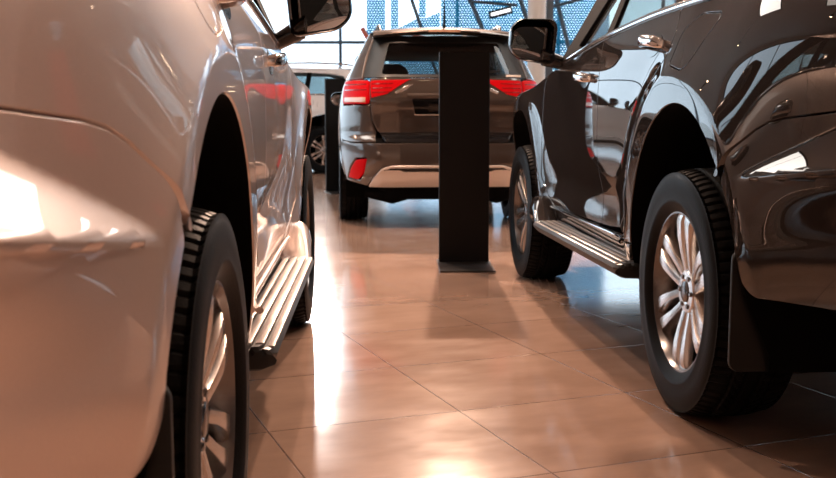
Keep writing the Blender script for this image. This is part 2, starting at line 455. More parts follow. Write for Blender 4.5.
def build_wheel(root, y, x_out, sx, R=.388, name='wheel', rot=0., spokes=6, detail=True, W=.262, rr=.245):
    """alloy rim mesh with tyre, disc and cap as sub-parts; x_out is the outer sidewall plane"""
    xc = x_out-W/2
    w = MB(); k = rr/.235; br = MB()
    br.lathe_x([(-.09, .232*k), (-.085, .222*k), (-.02, .212*k), (.04, .216*k), (.085, .226*k), (.098, .2315*k), (.106, .236*k), (.112, .238*k), (.112, .232*k), (.100, .226*k), (.08, .219*k), (.03, .209*k), (-.02, .203*k), (-.085, .213*k), (-.09, .232*k)], 96, sx=1)
    w.lathe_x([(.050, .0), (.052, .062), (.080, .070), (.086, .064), (.088, .040), (.084, .034), (.080, .0)], 48)
    def spoke(a, lean):
        st = [(.050, .0165, .080, .040), (.085, .0150, .086, .038), (.130, .0155, .095, .034), (.175, .0195, .102, .030), (.206*k, .0240, .105, .028), (.228*k, .030, .100, .030)]
        rings = []
        for i, (r, hw, xf, dp) in enumerate(st):
            aa = a+lean*(1-(r-.052)/.17)
            c, s_ = math.cos(aa), math.sin(aa)
            cs = [(-hw*1.15, xf-dp), (-hw*1.1, xf-.012), (-hw*.82, xf-.001), (-hw*.2, xf), (hw*.2, xf), (hw*.82, xf-.001), (hw*1.1, xf-.012), (hw*1.15, xf-dp)]
            rings.append([(xx, r*c-t*s_, r*s_+t*c) for t, xx in cs])
        w.loft(rings, True, True, True)
    for q in range(spokes):
        a = rot+2*PI*q/spokes
        spoke(a+.158, .14); spoke(a-.158, -.14)
    wh = w.build(name, M['alloy'], root, 35)
    wh.location = (sx*xc, y, R-.003)
    if sx < 0: wh.scale = (-1, 1, 1)
    br.build('rim_barrel', M['alloy_dark'], wh, 35)
    t = MB(); t.loft(tyre_mesh(R, rr-.004, W, 300 if detail else 120), True); t.build('tyre', M['rubber'], wh, 28)
    d = MB(); d.lathe_x([(.012, .05), (.012, .162), (.030, .162), (.030, .05)], 48); d.build('brake_disc', M['disc'], wh)
    b = MB(); b.lathe_x([(-.03, 0), (-.03, .205), (-.025, .205), (-.025, 0)], 32); b.build('backing_plate', M['void'], wh)
    cp = MB(); cp.lathe_x([(.080, .034), (.0905, .0325), (.093, .028), (.0935, .0)], 32); cp.build('centre_cap', M['alloy_dark'], wh)
    for q in range(6):
        a = rot+2*PI*(q+.5)/6
        n = MB(); n.lathe_x([(.074, .0), (.074, .0085), (.090, .0085), (.092, .006), (.092, 0)], 6)
        n.v = [(x, yy+.050*math.cos(a), zz+.050*math.sin(a)) for x, yy, zz in n.v]; n.build('wheel_nut', M['alloy_dark'], wh)
    return wh
def rrect(cx, cz, hw, hh, r, n=7, skew=0.):
    P = []
    for qx, qz, a0 in ((1, 1, 0), (-1, 1, PI/2), (-1, -1, PI), (1, -1, 3*PI/2)):
        for k in range(n):
            a = a0+PI/2*k/(n-1); x = qx*(hw-r)+r*math.cos(a); z = qz*(hh-r)+r*math.sin(a)
            P.append((cx+x+skew*z, cz+z))
    return P
def door_mirror(root, y, sx, x0=.865, x1=1.095, z0=1.208, z1=1.413, mat=None, yaw=.0):
    cx, cz, hw, hh = (x0+x1)/2, (z0+z1)/2, (x1-x0)/2, (z1-z0)/2
    def ring(k, yy, dz=0, r=.065):
        return [(sx*px, yy, pz+dz) for px, pz in shell_outline(k)]
    def shell_outline(k, zs=1., dz=0.):
        P = []
        for qx, qz, a0, r in ((1, 1, 0, .062), (-1, 1, PI/2, .05), (-1, -1, PI, .03), (1, -1, 3*PI/2, .088)):
            for j in range(7):
                a = a0+PI/2*j/6; x = qx*(hw-r)+r*math.cos(a); z = qz*(hh-r)+r*math.sin(a)
                if z < 0: z += .16*x*(-z/hh)
                P.append((cx+(x-.10*z)*k, cz+dz+z*k*zs))
        return P
    m = MB()
    m.loft([ring(.90, y+.012), ring(.93, y-.004), ring(.975, y-.016), ring(1., y-.008), ring(1.01, y+.02), ring(.99, y+.05), ring(.93, y+.085), ring(.78, y+.115), ring(.5, y+.135), ring(.15, y+.142)], True, False, True)
    # arm to the door
    a = []
    for t in lin(0, 1, 9):
        xx = .80+(x0+.06-.80)*t; zz = 1.190+(z0-1.208)*t+.045*t; h = .060+.02*t; 
        a.append([(sx*xx, y+.055+.05*math.cos(q)*(1-.2*t), zz+h*.55*math.sin(q)) for q in lin(0, 2*PI*11/12, 12)])
    m.loft(a, True, True, True)
    h = m.build('door_mirror', mat or M['gloss_black'], root, 50)
    g = MB(); P = ring(.90, y+.010)
    # a slightly convex glass
    rings = []
    for k in lin(.9, .02, 8):
        rings.append([(p[0], p[1]-.006*(1-(k/.9)**2), p[2]) for p in [(sx*(px+.004), yy, pz) for px, yy, pz in [(a_, y+.026-.22*(a_-cx), b_) for a_, b_ in shell_outline(k, .84, -.012)]]])
    g.loft(rings, True, False, True); gg = g.build('mirror_glass', M['mirror'], h, 80)
    gg['label'] = 'reflecting mirror glass'
    return h
def seat(root, x, y, z=.62, k=1.):
    s = MB()
    s.box((x, y, z), (.50*k, .52, .16), .06, segs=3)
    R = Matrix.Rotation(math.radians(-14), 3, 'X')
    s.box((x, y-.30, z+.33), (.48*k, .14, .62), .06, R.inverted(), segs=3)
    o = s.build('seat', M['seat'], root)
    h = MB()
    h.tube([(x-.05, y-.37, z+.62), (x-.05, y-.385, z+.70)], .006); h.tube([(x+.05, y-.37, z+.62), (x+.05, y-.385, z+.70)], .006)
    rings = []
    for t in lin(0, 1, 9):
        kk = math.sin(PI*min(max(t, .03), .97))**.35
        rings.append([(x+.135*kk*px, y-.395+.05*kk*py, z+.66+.19*t) for px, py in [(math.copysign(abs(math.cos(a))**.7, math.cos(a)), math.sin(a)) for a in lin(0, 2*PI*19/20, 20)]])
    h.loft(rings, True, True, True); h.build('headrest', M['seat'], o)
    return o
def handle(root, S, u, z, sx, mat):
    p = Vector(S(u, z)); 
    cup = MB(); rings = []
    q = offset_fn(S, .0016); q2 = offset_fn(S, -.0)
    for k in lin(1, .05, 6):
        rings.append([(lambda P: (P[0]*sx, P[1], P[2]))(offset_fn(S, .0015+.0005*(1-k))(u+.085*k*math.cos(a), z-.006+.038*k*math.sin(a))) for a in lin(0, 2*PI*23/24, 24)])
    h = MB(); rr = []
    for t in lin(0, 1, 15):
        uu = u-.10+.20*t; lift = .042*math.sin(PI*min(1, max(0, t)))**.35 if 0 < t < 1 else 0.0
        c = Vector(offset_fn(S, lift)(uu, z+.012*(t-.5)))
        hh = .016 if 0 < t < 1 else .012
        rr.append([(sx*(c.x+.012*math.cos(a)), c.y, c.z+hh*1.25*math.sin(a)) for a in lin(0, 2*PI*11/12, 12)])
    h.loft(rr, True, True, True)
    o = h.build('door_handle', mat, root, 60)
    cup.loft(rings, True, False, True); cup.build('handle_recess', M['gloss_black'], o, 80)
    return o

# ------------------------------------------------------------------ the SUV (three of them stand in the hall)
SUV = SuvShell(
    base=[(.28, .80), (.42, .845), (.55, .862), (.70, .868), (.85, .873), (1.0, .873), (1.10, .867), (1.18, .852), (1.27, .82), (1.33, .797), (1.5, .735), (1.72, .64)],
    yrear=[(.40, -.95), (.50, -1.0), (.60, -1.03), (.75, -1.04), (.90, -1.02), (.97, -1.01), (1.15, -1.0), (1.27, -.97), (1.5, -.80), (1.72, -.62)],
    yfront=[(.40, 3.50), (.55, 3.64), (.75, 3.68), (.9, 3.62), (1.0, 3.48), (1.06, 3.36), (1.3, 3.2), (1.72, 3.1)],
    UC=-.30, LC=1.15, RX=.47, UF=2.95, LF=1.0, RF=.6, wref=.873)
BELT = [(2.05, 1.165), (1.74, 1.203), (1.27, 1.245), (.62, 1.278), (.11, 1.285), (-.3, 1.283), (-.97, 1.272)]
def belt(u): return curve([(a, b) for a, b in BELT[::-1]], u)
UPPER_FRONT = [(2.05, 1.17), (1.16, 1.695)]
def build_suv(name, label, loc, yaw, near, paint, step=.03, fine=.018, mirror_mat=None, interior=True, mz=0.):
    root = empty(name, (loc[0], loc[1], 0), yaw); tag(root, label, 'car')
    S = SUV.side; sx = near; A = ARCH
    belt_pts = [(u, belt(u)) for u in lin(2.05, .24, 28)]
    belt_rear = [(u, belt(u)) for u in lin(.24, -.97, 16)]
    door_rear = [(.24, belt(.24)), (.185, 1.20), (.19, 1.13), (.27, 1.075), (.37, 1.02), (.46, .94), (.55, .83), (.62, .72), (.70, .60), (.80, .50)]
    b_line = [(1.19, belt(1.19)), (1.13, 1.17), (1.10, 1.08), (1.10, .79), (1.08, .485)]
    f_line = [(2.26, 1.135), (2.28, 1.05), (2.27, .80), (2.25, .62), (2.17, .53), (2.06, .475)]
    P = {}
    P['front_door'] = ([(2.05, belt(2.05)), (2.18, 1.15)]+f_line+[(1.6, .478)]+b_line[::-1]+[(u, belt(u)) for u in lin(1.25, 2.0, 12)], step)
    P['rear_door'] = (b_line+[(.95, .49)]+door_rear[::-1]+[(u, belt(u)) for u in lin(.30, 1.15, 12)], step)
    arch_rear = arch_pts(0., A, .475, .475, 60)
    # quarter panel: rear door edge down to the sill, over the arch, along the bumper joint, up to the belt
    gapline = [(-.335, .768), (-.42, .845), (-.50, .898), (-.545, .917), (-.60, .927), (-.70, .936), (-.80, .945), (-.95, .952)]
    arch_q = [p for p in arch_rear if not (p[0] < 0 and p[1] < .765)]
    quarter = door_rear+[(.70, .475), (.53, .475)]+arch_q+gapline+[(-.95, 1.0), (-.97, 1.272)]+belt_rear[::-1][1:-1]
    flap = [(.13, 1.095), (.11, 1.20), (.01, 1.245), (-.135, 1.235), (-.15, 1.215), (-.035, 1.085), (.0, 1.072)]
    P['quarter_panel'] = (quarter, fine)
    arch_low = [p for p in arch_rear if p[0] < 0 and .565 < p[1] < .765]
    bumper = arch_low+[(-.465, .53), (-.495, .48), (-.53, .452), (-.7, .455), (-1.0, .46), (-1.45, .46), (-1.808, .46), (-1.808, .952), (-1.45, .952), (-.95, .952)]+gapline[::-1][1:-1]
    arch_front = arch_pts(2.8, A, .46, .42, 50)
    fender = [(2.05, belt(2.05)), (2.18, 1.15)]+f_line[:]+[(2.06, .40), (2.30, .40)]+[(2.32, .43)]+arch_front[::-1][1:]+[(3.35, .46), (3.42, .70), (3.45, .98), (3.0, 1.045), (2.6, 1.085), (2.3, 1.135)]
    P['front_fender'] = (fender, step*.6)
    for nm, (out, st) in P.items():
        pm = PM().add(panel(S, out, st, holes=[flap] if nm == 'quarter_panel' else (), lip=.022, gap=.0028, bev=.0014, creases=[hip()] if nm == 'quarter_panel' else ()), sx)
        if nm == 'quarter_panel': quarter_o = pm.build(nm, paint, root)
        else:
            o = pm.build(nm, paint, root)
            if nm == 'front_door': fd = o
            if nm == 'rear_door': rd = o
    ff = PM().add(panel(S, flap, fine, gap=.0015, bev=.0022), sx).build('fuel_flap', paint, root)
    PM().add(panel(S, bumper, fine, gap=.0028, bev=.0014, creases=[ledge(1), ledge(0), ledge(2)]), sx).add(panel(S, bumper, step, creases=[ledge(1), ledge(0), ledge(2)]), -sx).build('rear_bumper', paint, root)
    # far flank, upper frame, roof and bonnet live in the body shell
    body = PM()
    for nm, (out, st) in P.items(): body.add(panel(S, out, .05), -sx)
    glass_hole = [(1.715, 1.235), (1.27, 1.272), (.62, 1.303), (.11, 1.31), (-.40, 1.315), (-.52, 1.36), (-.33, 1.60), (-.1, 1.645), (.4, 1.66), (1.07, 1.655)]
    upper = [(u, belt(u)) for u in lin(2.05, -.97, 40)]+[(-.97, 1.45), (-.97, 1.715), (-.3, 1.725), (.6, 1.735), (1.38, 1.722)]
    for q in (1, -1): body.add(panel(S, upper, .04, holes=[glass_hole], lip=.03), q)
    fascia = [(3.35, .44), (3.95, .44), (4.25, .44), (4.25, .95), (3.95, .96), (3.45, .975), (3.42, .70)]
    for q in (1, -1): body.add(panel(S, fascia, .05), q)
    body.add(panel(SUV.rear, [(-.51, .955), (.51, .955), (.52, 1.25), (-.52, 1.25)], .04))
    body.add(panel(SUV.rear, [(-.86, 1.275), (.86, 1.275), (.87, 1.715), (-.87, 1.715)], .04, holes=[[(-.74, 1.31), (.74, 1.31), (.74, 1.66), (-.74, 1.66)]]))
    body.build('body', paint, root)
    rf = MB()
    def roof(u, v):
        w = curve(SUV.base, 1.72)-.006; y0 = curve([(-1, -.60), (0, -.66), (1, -.60)], v)
        return (v*w, y0+(1.41-y0)*u, 1.722+.075*(1-v**2)*(.6+.4*math.sin(PI*min(1, .15+.7*u)))-.02*(1-min(1, u*8))*0)
    grid(roof, lin(0, 1, 14), lin(-1, 1, 19), rf); rf.build('roof', paint, root, 60)
    hd = MB()
    def hood(t, v):
        y = 2.10+1.38*t; z = curve([(2.1, 1.155), (2.3, 1.137), (2.6, 1.088), (3.0, 1.048), (3.5, .965)], y); w = S(y, z)[0]-.004
        return (v*w, y+.10*(1-v*v)*t, z+.05*(1-v**4)*(1-.5*t))
    grid(hood, lin(0, 1, 16), lin(-1, 1, 21), hd); hd.build('bonnet', paint, root, 60)
    # windscreen and rear window
    ws = MB()
    def wsf(t, v):
        y = 2.12+(1.40-2.12)*t; z = 1.15+.575*t; w = curve(SUV.base, z)-.03
        return (v*w, y+.10*(1-v*v)*(1-.4*t), z+.03*(1-v*v))
    grid(wsf, lin(0, 1, 12), lin(-1, 1, 15), ws); ws.build('windscreen', M['glass'], root, 80)
    PM().add(panel(offset_fn(SUV.rear, -.008), [(-.75, 1.30), (.75, 1.30), (.75, 1.67), (-.75, 1.67)], .06, lip=.002)).build('rear_window', M['tint'], root)
    Sg = offset_fn(S, -.010)
    front_w = [(1.73, 1.228), (1.19, 1.265), (1.12, 1.665), (1.06, 1.665)]
    rear_w = [(1.14, 1.270), (.30, 1.30), (.22, 1.66), (1.07, 1.668)]
    quart_w = [(.34, 1.30), (-.42, 1.305), (-.55, 1.36), (-.34, 1.61), (.24, 1.668)]
    for nm, out, gm in (('front_side_window', front_w, 'glass'), ('rear_side_window', rear_w, 'tint'), ('quarter_window', quart_w, 'tint')):
        PM().add(panel(Sg, out, .06, lip=.002, r=.01), sx).build(nm, M[gm], root)
        PM().add(panel(Sg, out, .08, lip=.002, r=.01), -sx).build(nm, M[gm], root)
    So = offset_fn(S, -.002)
    for q in (1, -1):
        PM().add(panel(So, [(1.215, 1.25), (1.10, 1.255), (1.055, 1.665), (1.14, 1.665)], .04, lip=.015, r=.005), q).build('window_pillar', M['pillar'], root)
        PM().add(panel(So, [(.36, 1.285), (.27, 1.29), (.20, 1.665), (.28, 1.67)], .04, lip=.015, r=.005), q).build('window_pillar', M['pillar'], root)
        PM().add(panel(offset_fn(S, .003), [(2.045, 1.176), (1.70, 1.222), (1.60, 1.236), (1.665, 1.262), (1.065, 1.662), (1.375, 1.714)], .03, lip=.012, r=.0), q).build('window_pillar', M['pillar'], root)
        # dark surround of the side glass
    # chrome along the window sill
    for q in (sx, -sx):
        ch = MB(); rr = []
        for u in lin(1.92, -.50, 60):
            z = belt(u)+.012; c = Vector(offset_fn(S, .004)(u, z)); h = .011 if -.45 < u < 1.88 else .004
            rr.append([(q*(c.x+.006*math.cos(a)-.4*h*math.sin(a)), c.y, c.z+h*math.sin(a)) for a in lin(0, 2*PI*9/10, 10)])
        ch.loft(rr, True, True, True); o = ch.build('window_sill_trim', M['chrome'], root, 70)
        o['label'] = 'chrome strip under the side windows'
        rl = MB(); w = curve(SUV.base, 1.72)-.05
        rl.tube([(q*w, .95, 1.73), (q*w, .90, 1.785), (q*w, .75, 1.81), (q*(w+.005), .2, 1.82), (q*w, -.35, 1.80), (q*w, -.5, 1.775), (q*w, -.55, 1.73)], .016, 10)
        rl.build('roof_rail', M['alloy'], root, 60)
        PM().add(panel(offset_fn(S, .004), [(-.955, .96), (-1.225, .96), (-1.225, 1.27), (-.975, 1.27)], .03), q).build('tail_light', M['red_lens'], root)
        PM().add(panel(offset_fn(S, .004), [(3.44, .80), (3.80, .82), (3.75, .93), (3.50, .95)], .03), q).build('headlight', M['glass'], root)
    # sill below the doors
    sl = PM(); Ss = S
    sill = [(.70, .472), (2.06, .472), (2.06, .395), (.56, .395), (.53, .472)]
    for q in (sx, -sx): PM().add(panel(offset_fn(S, -.004), sill, .04), q).build('sill', paint, root)
    for q in (1, -1):
        st = MB(); rr = []
        for u in lin(.60, 2.08, 30):
            c = Vector(S(u, .472)); rr.append([(q*(c.x+.010+.010*math.cos(a)), c.y, .472+.009*math.sin(a)) for a in lin(0, 2*PI*9/10, 10)])
        st.loft(rr, True, True, True); st.build('sill_trim', M['chrome'] if paint != M['silver'] else M['silver'], root, 70)
    # running board
    for q in (sx, -sx):
        ZT = .398; X0, X1 = .765, .945
        top = []; x = X0
        prof = [(X0, ZT-.035), (X0, ZT)]
        n = 5; pitch = (X1-.03-X0)/n
        for k in range(n):
            a = X0+.006+k*pitch
            prof += [(a, ZT), (a+.003, ZT+.006), (a+pitch*.60, ZT+.006), (a+pitch*.60+.003, ZT-.002), (a+pitch*.95, ZT-.002)]
        prof += [(X1-.022, ZT+.002), (X1-.008, ZT-.001), (X1, ZT-.012), (X1-.004, ZT-.022), (X1-.03, ZT-.05), (X0+.03, ZT-.055)]
        b = MB(); rings = []
        for u, k in ((.50, .0), (.508, .012), (.53, 0.0), (2.05, 0.), (2.14, .03), (2.20, .075)):
            rings.append([(q*(px-(k if px > X0+.05 else 0)*(px-X0)/(X1-X0)), u, pz-(.012 if u == .50 else 0)*(1 if pz > ZT-.03 else -.5)) for px, pz in prof])
        b.loft(rings, True, True, True); rb = b.build('running_board', M['step_dark'], root, 25)
        rb['label'] = 'ribbed aluminium side step'
        g = MB()
        for k in range(n):
            a = X0+.006+k*pitch
            g.box((q*(a+pitch*.36), 1.29, ZT+.0055), (pitch*.68, 1.50, .007), .002, segs=2)
        g.box((q*(X1-.016), 1.29, ZT+.001), (.016, 1.52, .006), .002, segs=2)
        g.build('step_tread', M['step'], rb)
        # bracket covers at both ends of the step
        e = MB(); rr = []
        for t in lin(0, 1, 9):
            u = 1.98+.31*t; hgt = .03+.135*sstep(0, .8, t); xo = .935-.015*t
            rr.append([(q*(.80+(xo-.80)*(.5+.5*math.cos(a))), u, .385+hgt*(.5+.5*math.sin(a))-.03) for a in lin(0, 2*PI*15/16, 16)])
        e.loft(rr, True, True, True); e.build('step_end_cap', paint, root, 60)
    # wheels with liners and flaps
    for q in (sx, -sx):
        for y, ro in ((0., PI/2+.02), (2.8, PI/2+.25)):
            build_wheel(root, y, .902 if y < 1 else .886, q, rot=ro, rr=.250, detail=step < .05 and q == sx)
            ln = MB(); As = (A[0], A[1], A[2]+.0005, A[3]+.0005)
            pts = [(y+As[0]+As[2]*math.cos(a), As[1]+As[3]*math.sin(a)) for a in lin(-.25, PI+.25, 40)]
            rings = [[(q*(xx if xx < .8 else S(p[0], p[1])[0]-.004), p[0], p[1]) for p in pts] for xx in (.86, .60, .52)]
            ln.loft(rings, False); ln.add([(q*.52, p[0], p[1]) for p in pts], [list(range(len(pts)))])
            ln.build('wheel_arch_liner', M['void'], root, 60)
        mf = MB(); ring = lambda yy, k: [(q*px, yy+.10*max(0, pz-.60), pz) for px, pz in rrect(.775, .410, .118*k, .168*k, .03)]
        mf.loft([ring(-.462, .97), ring(-.462, .99), ring(-.458, 1.), ring(-.452, 1.), ring(-.448, .97)], True, True, True)
        mf.build('mud_flap', M['black'], root, 50)
    # underbody and cabin
    ub = MB(); ub.box((0, 1.35, .40), (1.0, 4.4, .20), .03); ub.box((0, -.72, .47), (1.35, .50, .10), .03); ub.box((0, 1.4, .46), (1.56, 1.75, .10), .02); ub.build('underbody', M['void'], root)
    inner = PM(); So = offset_fn(S, -.034)
    whole = [(3.3, .50)]+arch_pts(2.8, (A[0], A[1], A[2]+.02, A[3]+.02), .50, .50, 30)+arch_pts(0, (A[0], A[1], A[2]+.02, A[3]+.02), .50, .50, 30)+[(-.9, .50), (-1.78, .50), (-1.78, 1.24), (-.97, 1.24)]+[(u, belt(u)-.02) for u in lin(-.9, 2.05, 20)]+[(2.6, 1.06), (3.0, 1.02), (3.4, .95)]
    for q in (1, -1): inner.add(panel(So, whole, .05, lip=.001, r=0), q)
    inner.build('dark_backing', M['void'], root)  # black shell added behind the skin so the panel gaps stay dark
    if interior:
        c = MB(); c.box((0, .9, .58), (1.40, 2.5, .06), .02); c.box((0, 1.98, 1.0), (1.36, .42, .26), .08, segs=3); c.box((0, .7, .75), (.24, 1.3, .28), .05, segs=3); c.box((0, -.62, .80), (1.3, .5, .40), .05)
        c.build('cabin_trim', M['interior'], root)
        for xx, yy in ((-.38, 1.15), (.38, 1.15), (-.38, .25), (.38, .25)): seat(root, xx, yy, .70)
        sw = MB(); rr = []
        for k in range(33):
            a = 2*PI*k/32; rr.append((-.38+.185*math.cos(a), 1.62-.07*math.sin(a), 1.08+.17*math.sin(a)))
        sw.tube(rr, .014, 8, False); sw.tube([(-.38, 1.62, 1.08), (-.38, 1.85, 1.0)], .03, 10); sw.tube([(-.56, 1.62, 1.08), (-.2, 1.62, 1.08)], .016, 8)
        sw.build('steering_wheel', M['interior'], root)
    for q in (sx, -sx): door_mirror(root, 1.93, q, z0=1.208+mz, z1=1.413+mz, mat=mirror_mat)
    handle(fd, S, 1.36, 1.100, sx, M['chrome']); handle(rd, S, .39, 1.178, sx, M['chrome'])
    return root

# ------------------------------------------------------------------ the crossover in the centre
XO = Shell(
    base=[(.22, .80), (.45, .870), (.60, .895), (.80, .905), (1.0, .895), (1.15, .872), (1.25, .835), (1.45, .735), (1.60, .655), (1.70, .60)],
    yrear=[(.22, -.70), (.32, -.80), (.42, -.92), (.50, -.955), (.58, -.965), (.68, -.96), (.735, -.945), (.78, -.885), (.85, -.885), (.96, -.895), (1.06, -.915), (1.12, -.905), (1.20, -.885), (1.26, -.865), (1.45, -.72), (1.60, -.60), (1.70, -.52)],
    yfront=[(.22, 3.45), (.6, 3.6), (.9, 3.5), (1.0, 3.4), (1.7, 3.2)],
    UC=-.28, LC=.80, RX=.36, UF=2.9, LF=.9, RF=.5, wref=.905)
def build_crossover(name, label, loc, yaw):
    root = empty(name, (loc[0], loc[1], 0), yaw); tag(root, label, 'car')
    paint = M['bronze']; R = XO.rear; S = XO.side; A = (.0, .35, .40, .42)
    nx = lambda x, z: x*.905/curve(XO.base, z)
    def rp(pts): return [(nx(x, z), z) for x, z in pts]
    mir = lambda P: [(-x, z) for x, z in P]
    # tail gate: below the glass down to the bumper
    tg = rp([(-.635, 1.256), (.635, 1.256), (.64, 1.05), (.625, .90), (.585, .815), (.50, .755), (-.50, .755), (-.585, .815), (-.625, .90), (-.64, 1.05)])
    recess = rp([(-.29, 1.085), (.29, 1.085), (.26, .945), (-.26, .945)])
    tgo = PM().add(panel(R, tg, .025, holes=[recess])).build('tailgate', paint, root)
    PM().add(panel(offset_fn(R, -.03), rp([(-.31, 1.10), (.31, 1.10), (.28, .93), (-.28, .93)]), .04, lip=.001)).build('number_plate_recess', M['gloss_black'], tgo)
    g = MB(); rr = []
    for x in lin(-.33, .33, 24):
        c = Vector(offset_fn(R, .004)(nx(x, 1.105), 1.105)); rr.append([(c.x, c.y-.012+.014*math.cos(a), c.z+.018*math.sin(a)) for a in lin(0, 2*PI*9/10, 10)])
    g.loft(rr, True, True, True); g.build('tailgate_grip', paint, tgo, 60)
    pr = MB(); pr.tube([(x, R(nx(x, .948), .948)[1]-.004, .948) for x in lin(-.27, .27, 10)], .005, 8); pr.build('recess_trim', M['alloy'], tgo)
    low = PM().add(panel(offset_fn(R, .003), rp([(-.57, .805), (.57, .805), (.50, .715), (-.50, .715)]), .03, r=.03)).build('tailgate_lower_edge', M['gloss_black'], tgo)
    # rear glass with dark border, spoiler
    gl = rp([(-.70, 1.255), (.70, 1.255), (.655, 1.44), (.585, 1.625), (-.585, 1.625), (-.655, 1.44)])
    inner = rp([(-.54, 1.29), (.54, 1.29), (.50, 1.44), (.47, 1.555), (-.47, 1.555), (-.50, 1.44)])
    PM().add(panel(offset_fn(R, -.003), gl, .03, holes=[inner], lip=.003, r=.03)).build('window_surround', M['black'], root)
    PM().add(panel(offset_fn(R, -.004), inner, .06, gap=-.004, lip=.002)).build('rear_window', M['tint'], root)
    wp = MB(); wp.tube([Vector(offset_fn(R, .018)(nx(x, z), z)) for x, z in ((0, 1.275), (.2, 1.285), (.45, 1.30))], .009, 8); wp.lathe_z([(.03, -.02), (.03, .02), (.02, .03)], 16, Vector(offset_fn(R, .004)(0, 1.27))); wp.build('rear_wiper', M['black'], root)
    PM().add(panel(offset_fn(R, .001), rp([(.50, 1.262), (.645, 1.262), (.645, 1.285), (.50, 1.285)]), .03, lip=.002, r=.003)).build('window_sticker', M['sticker'], root)
    # pillars beside the glass and quarter panels
    for q in (1, -1):
        body = PM()
        pil = rp([(.70, 1.25), (.83, 1.25), (.75, 1.44), (.655, 1.60), (.62, 1.66), (.585, 1.625), (.66, 1.44)])
        pil = [(q*x, z) for x, z in pil]
        body.add(panel(R, pil, .03, r=.01))
        u0 = -.50
        arch = arch_pts(0, A, .40, .42, 40)
        side = [(2.7, .45), (.42, .45)]+arch+[(-.44, .44), (u0, .60), (u0, .76), (u0, 1.02)]+[(u0, 1.245), (.5, 1.235), (2.2, 1.13), (2.95, 1.02), (2.95, .5)]
        body.add(panel(S, side, .04), q)
        up = [(u0, 1.245), (.5, 1.235), (2.2, 1.13), (1.05, 1.66), (.2, 1.675), (u0+.08, 1.66), (u0, 1.45)]
        hole = [(-.38, 1.31), (.5, 1.275), (1.75, 1.21), (.95, 1.60), (.2, 1.61), (-.25, 1.58)]
        body.add(panel(S, up, .04, holes=[hole]), q)
        body.add(panel(S, [(2.95, .30), (3.8, .30), (4.1, .30), (4.1, .95), (3.8, .97), (2.95, 1.02)], .05), q)
        # body between tail light and bumper
        ql = [(q*x, z) for x, z in rp([(.645, 1.03), (.865, 1.03), (.88, .80), (.875, .735), (.80, .72), (.60, .725), (.59, .80), (.63, .90)])]
        body.add(panel(R, ql, .025, r=.01))
        body.build('body_side', paint, root)
        PM().add(panel(offset_fn(S, -.01), hole, .08, gap=-.004, lip=.002), q).build('side_window', M['tint'], root)
        # lamps
        outer = [(q*x, z) for x, z in rp([(.645, 1.235), (.835, 1.24), (.862, 1.04), (.66, 1.035), (.648, 1.10)])]
        o = PM().add(panel(offset_fn(R, .006), outer, .02, lip=.03, r=.012)).build('tail_light', M['red_lens'], root)
        o['label'] = 'red tail light cluster at the body corner'
        PM().add(panel(offset_fn(R, .009), [(q*x, z) for x, z in rp([(.67, 1.095), (.845, 1.10), (.852, 1.052), (.672, 1.048)])], .02, lip=.01, r=.008)).build('reversing_lens', M['amber'], o)
        for zz in (1.195, 1.15):
            PM().add(panel(offset_fn(R, .0085), [(q*x, z) for x, z in rp([(.665, zz+.008), (.84, zz+.010), (.843, zz+.002), (.665, zz)])], .02, lip=.008, r=.0, bev=.001, gap=.0)).build('lamp_divider', M['red_dark'], o)
        innr = [(q*x, z) for x, z in rp([(.632, 1.232), (.30, 1.242), (.37, 1.20), (.44, 1.155), (.50, 1.115), (.63, 1.085)])]
        o2 = PM().add(panel(offset_fn(R, .006), innr, .02, lip=.03, r=.01)).build('tail_light', M['red_lens'], root)
        for zz in (1.20, 1.165, 1.13):
            PM().add(panel(offset_fn(R, .0085), [(q*x, z) for x, z in rp([(.62, zz+.004), (.45+.8*(1.2-zz)*.4, zz+.008), (.45+.8*(1.2-zz)*.4, zz+.002), (.62, zz-.004)])], .02, lip=.008, r=.0, bev=.001, gap=.0)).build('lamp_divider', M['red_dark'], o2)
        PM().add(panel(offset_fn(R, .004), [(q*x, z) for x, z in rp([(.44, 1.135), (.33, 1.195), (.28, 1.20), (.34, 1.15), (.42, 1.115)])], .02, lip=.01, r=.008)).build('tail_light_trim', M['chrome'], o2)
        fr = [(q*x, z) for x, z in rp([(.82, .415), (.80, .50), (.76, .575), (.675, .585), (.70, .46), (.735, .40)])]
        f = PM().add(panel(offset_fn(R, .004), fr, .02, r=.015)).build('bumper_reflector', M['red_lens'], root); f['label'] = 'red reflector in the bumper corner'
    # bumper
    bo = rp([(-.875, .735), (-.80, .715), (-.50, .715), (.50, .715), (.80, .715), (.875, .735), (.885, .55), (.86, .40), (.70, .365), (-.70, .365), (-.86, .40), (-.885, .55)])
    skid = rp([(-.655, .345), (-.62, .42), (-.55, .505), (-.47, .53), (.47, .53), (.55, .505), (.62, .42), (.655, .345)])
    refl = rp([(.825, .405), (.805, .505), (.765, .585), (.67, .595), (.695, .455), (.73, .39)])
    bo = rp([(-.875, .735), (-.80, .715), (.80, .715), (.875, .735), (.885, .55), (.86, .39), (.66, .345)])+skid[::-1]+rp([(-.66, .345), (-.86, .39), (-.885, .55)])
    PM().add(panel(R, bo, .025, holes=[refl, mir(refl)], r=.012)).build('rear_bumper', paint, root)
    sk = PM().add(panel(offset_fn(R, .012), [(x, z) for x, z in skid], .025, r=.02)).build('skid_plate', M['skid'], root); sk['label'] = 'satin silver lower bumper plate'
    PM().add(panel(offset_fn(R, .016), rp([(-.53, .492), (-.47, .512), (.47, .512), (.53, .492), (.40, .490), (.36, .477), (-.36, .477), (-.40, .490)]), .03, lip=.006, r=.004, bev=.001)).build('skid_slot', M['gloss_black'], sk)
    # roof, spoiler, aerial, rails
    rf = MB()
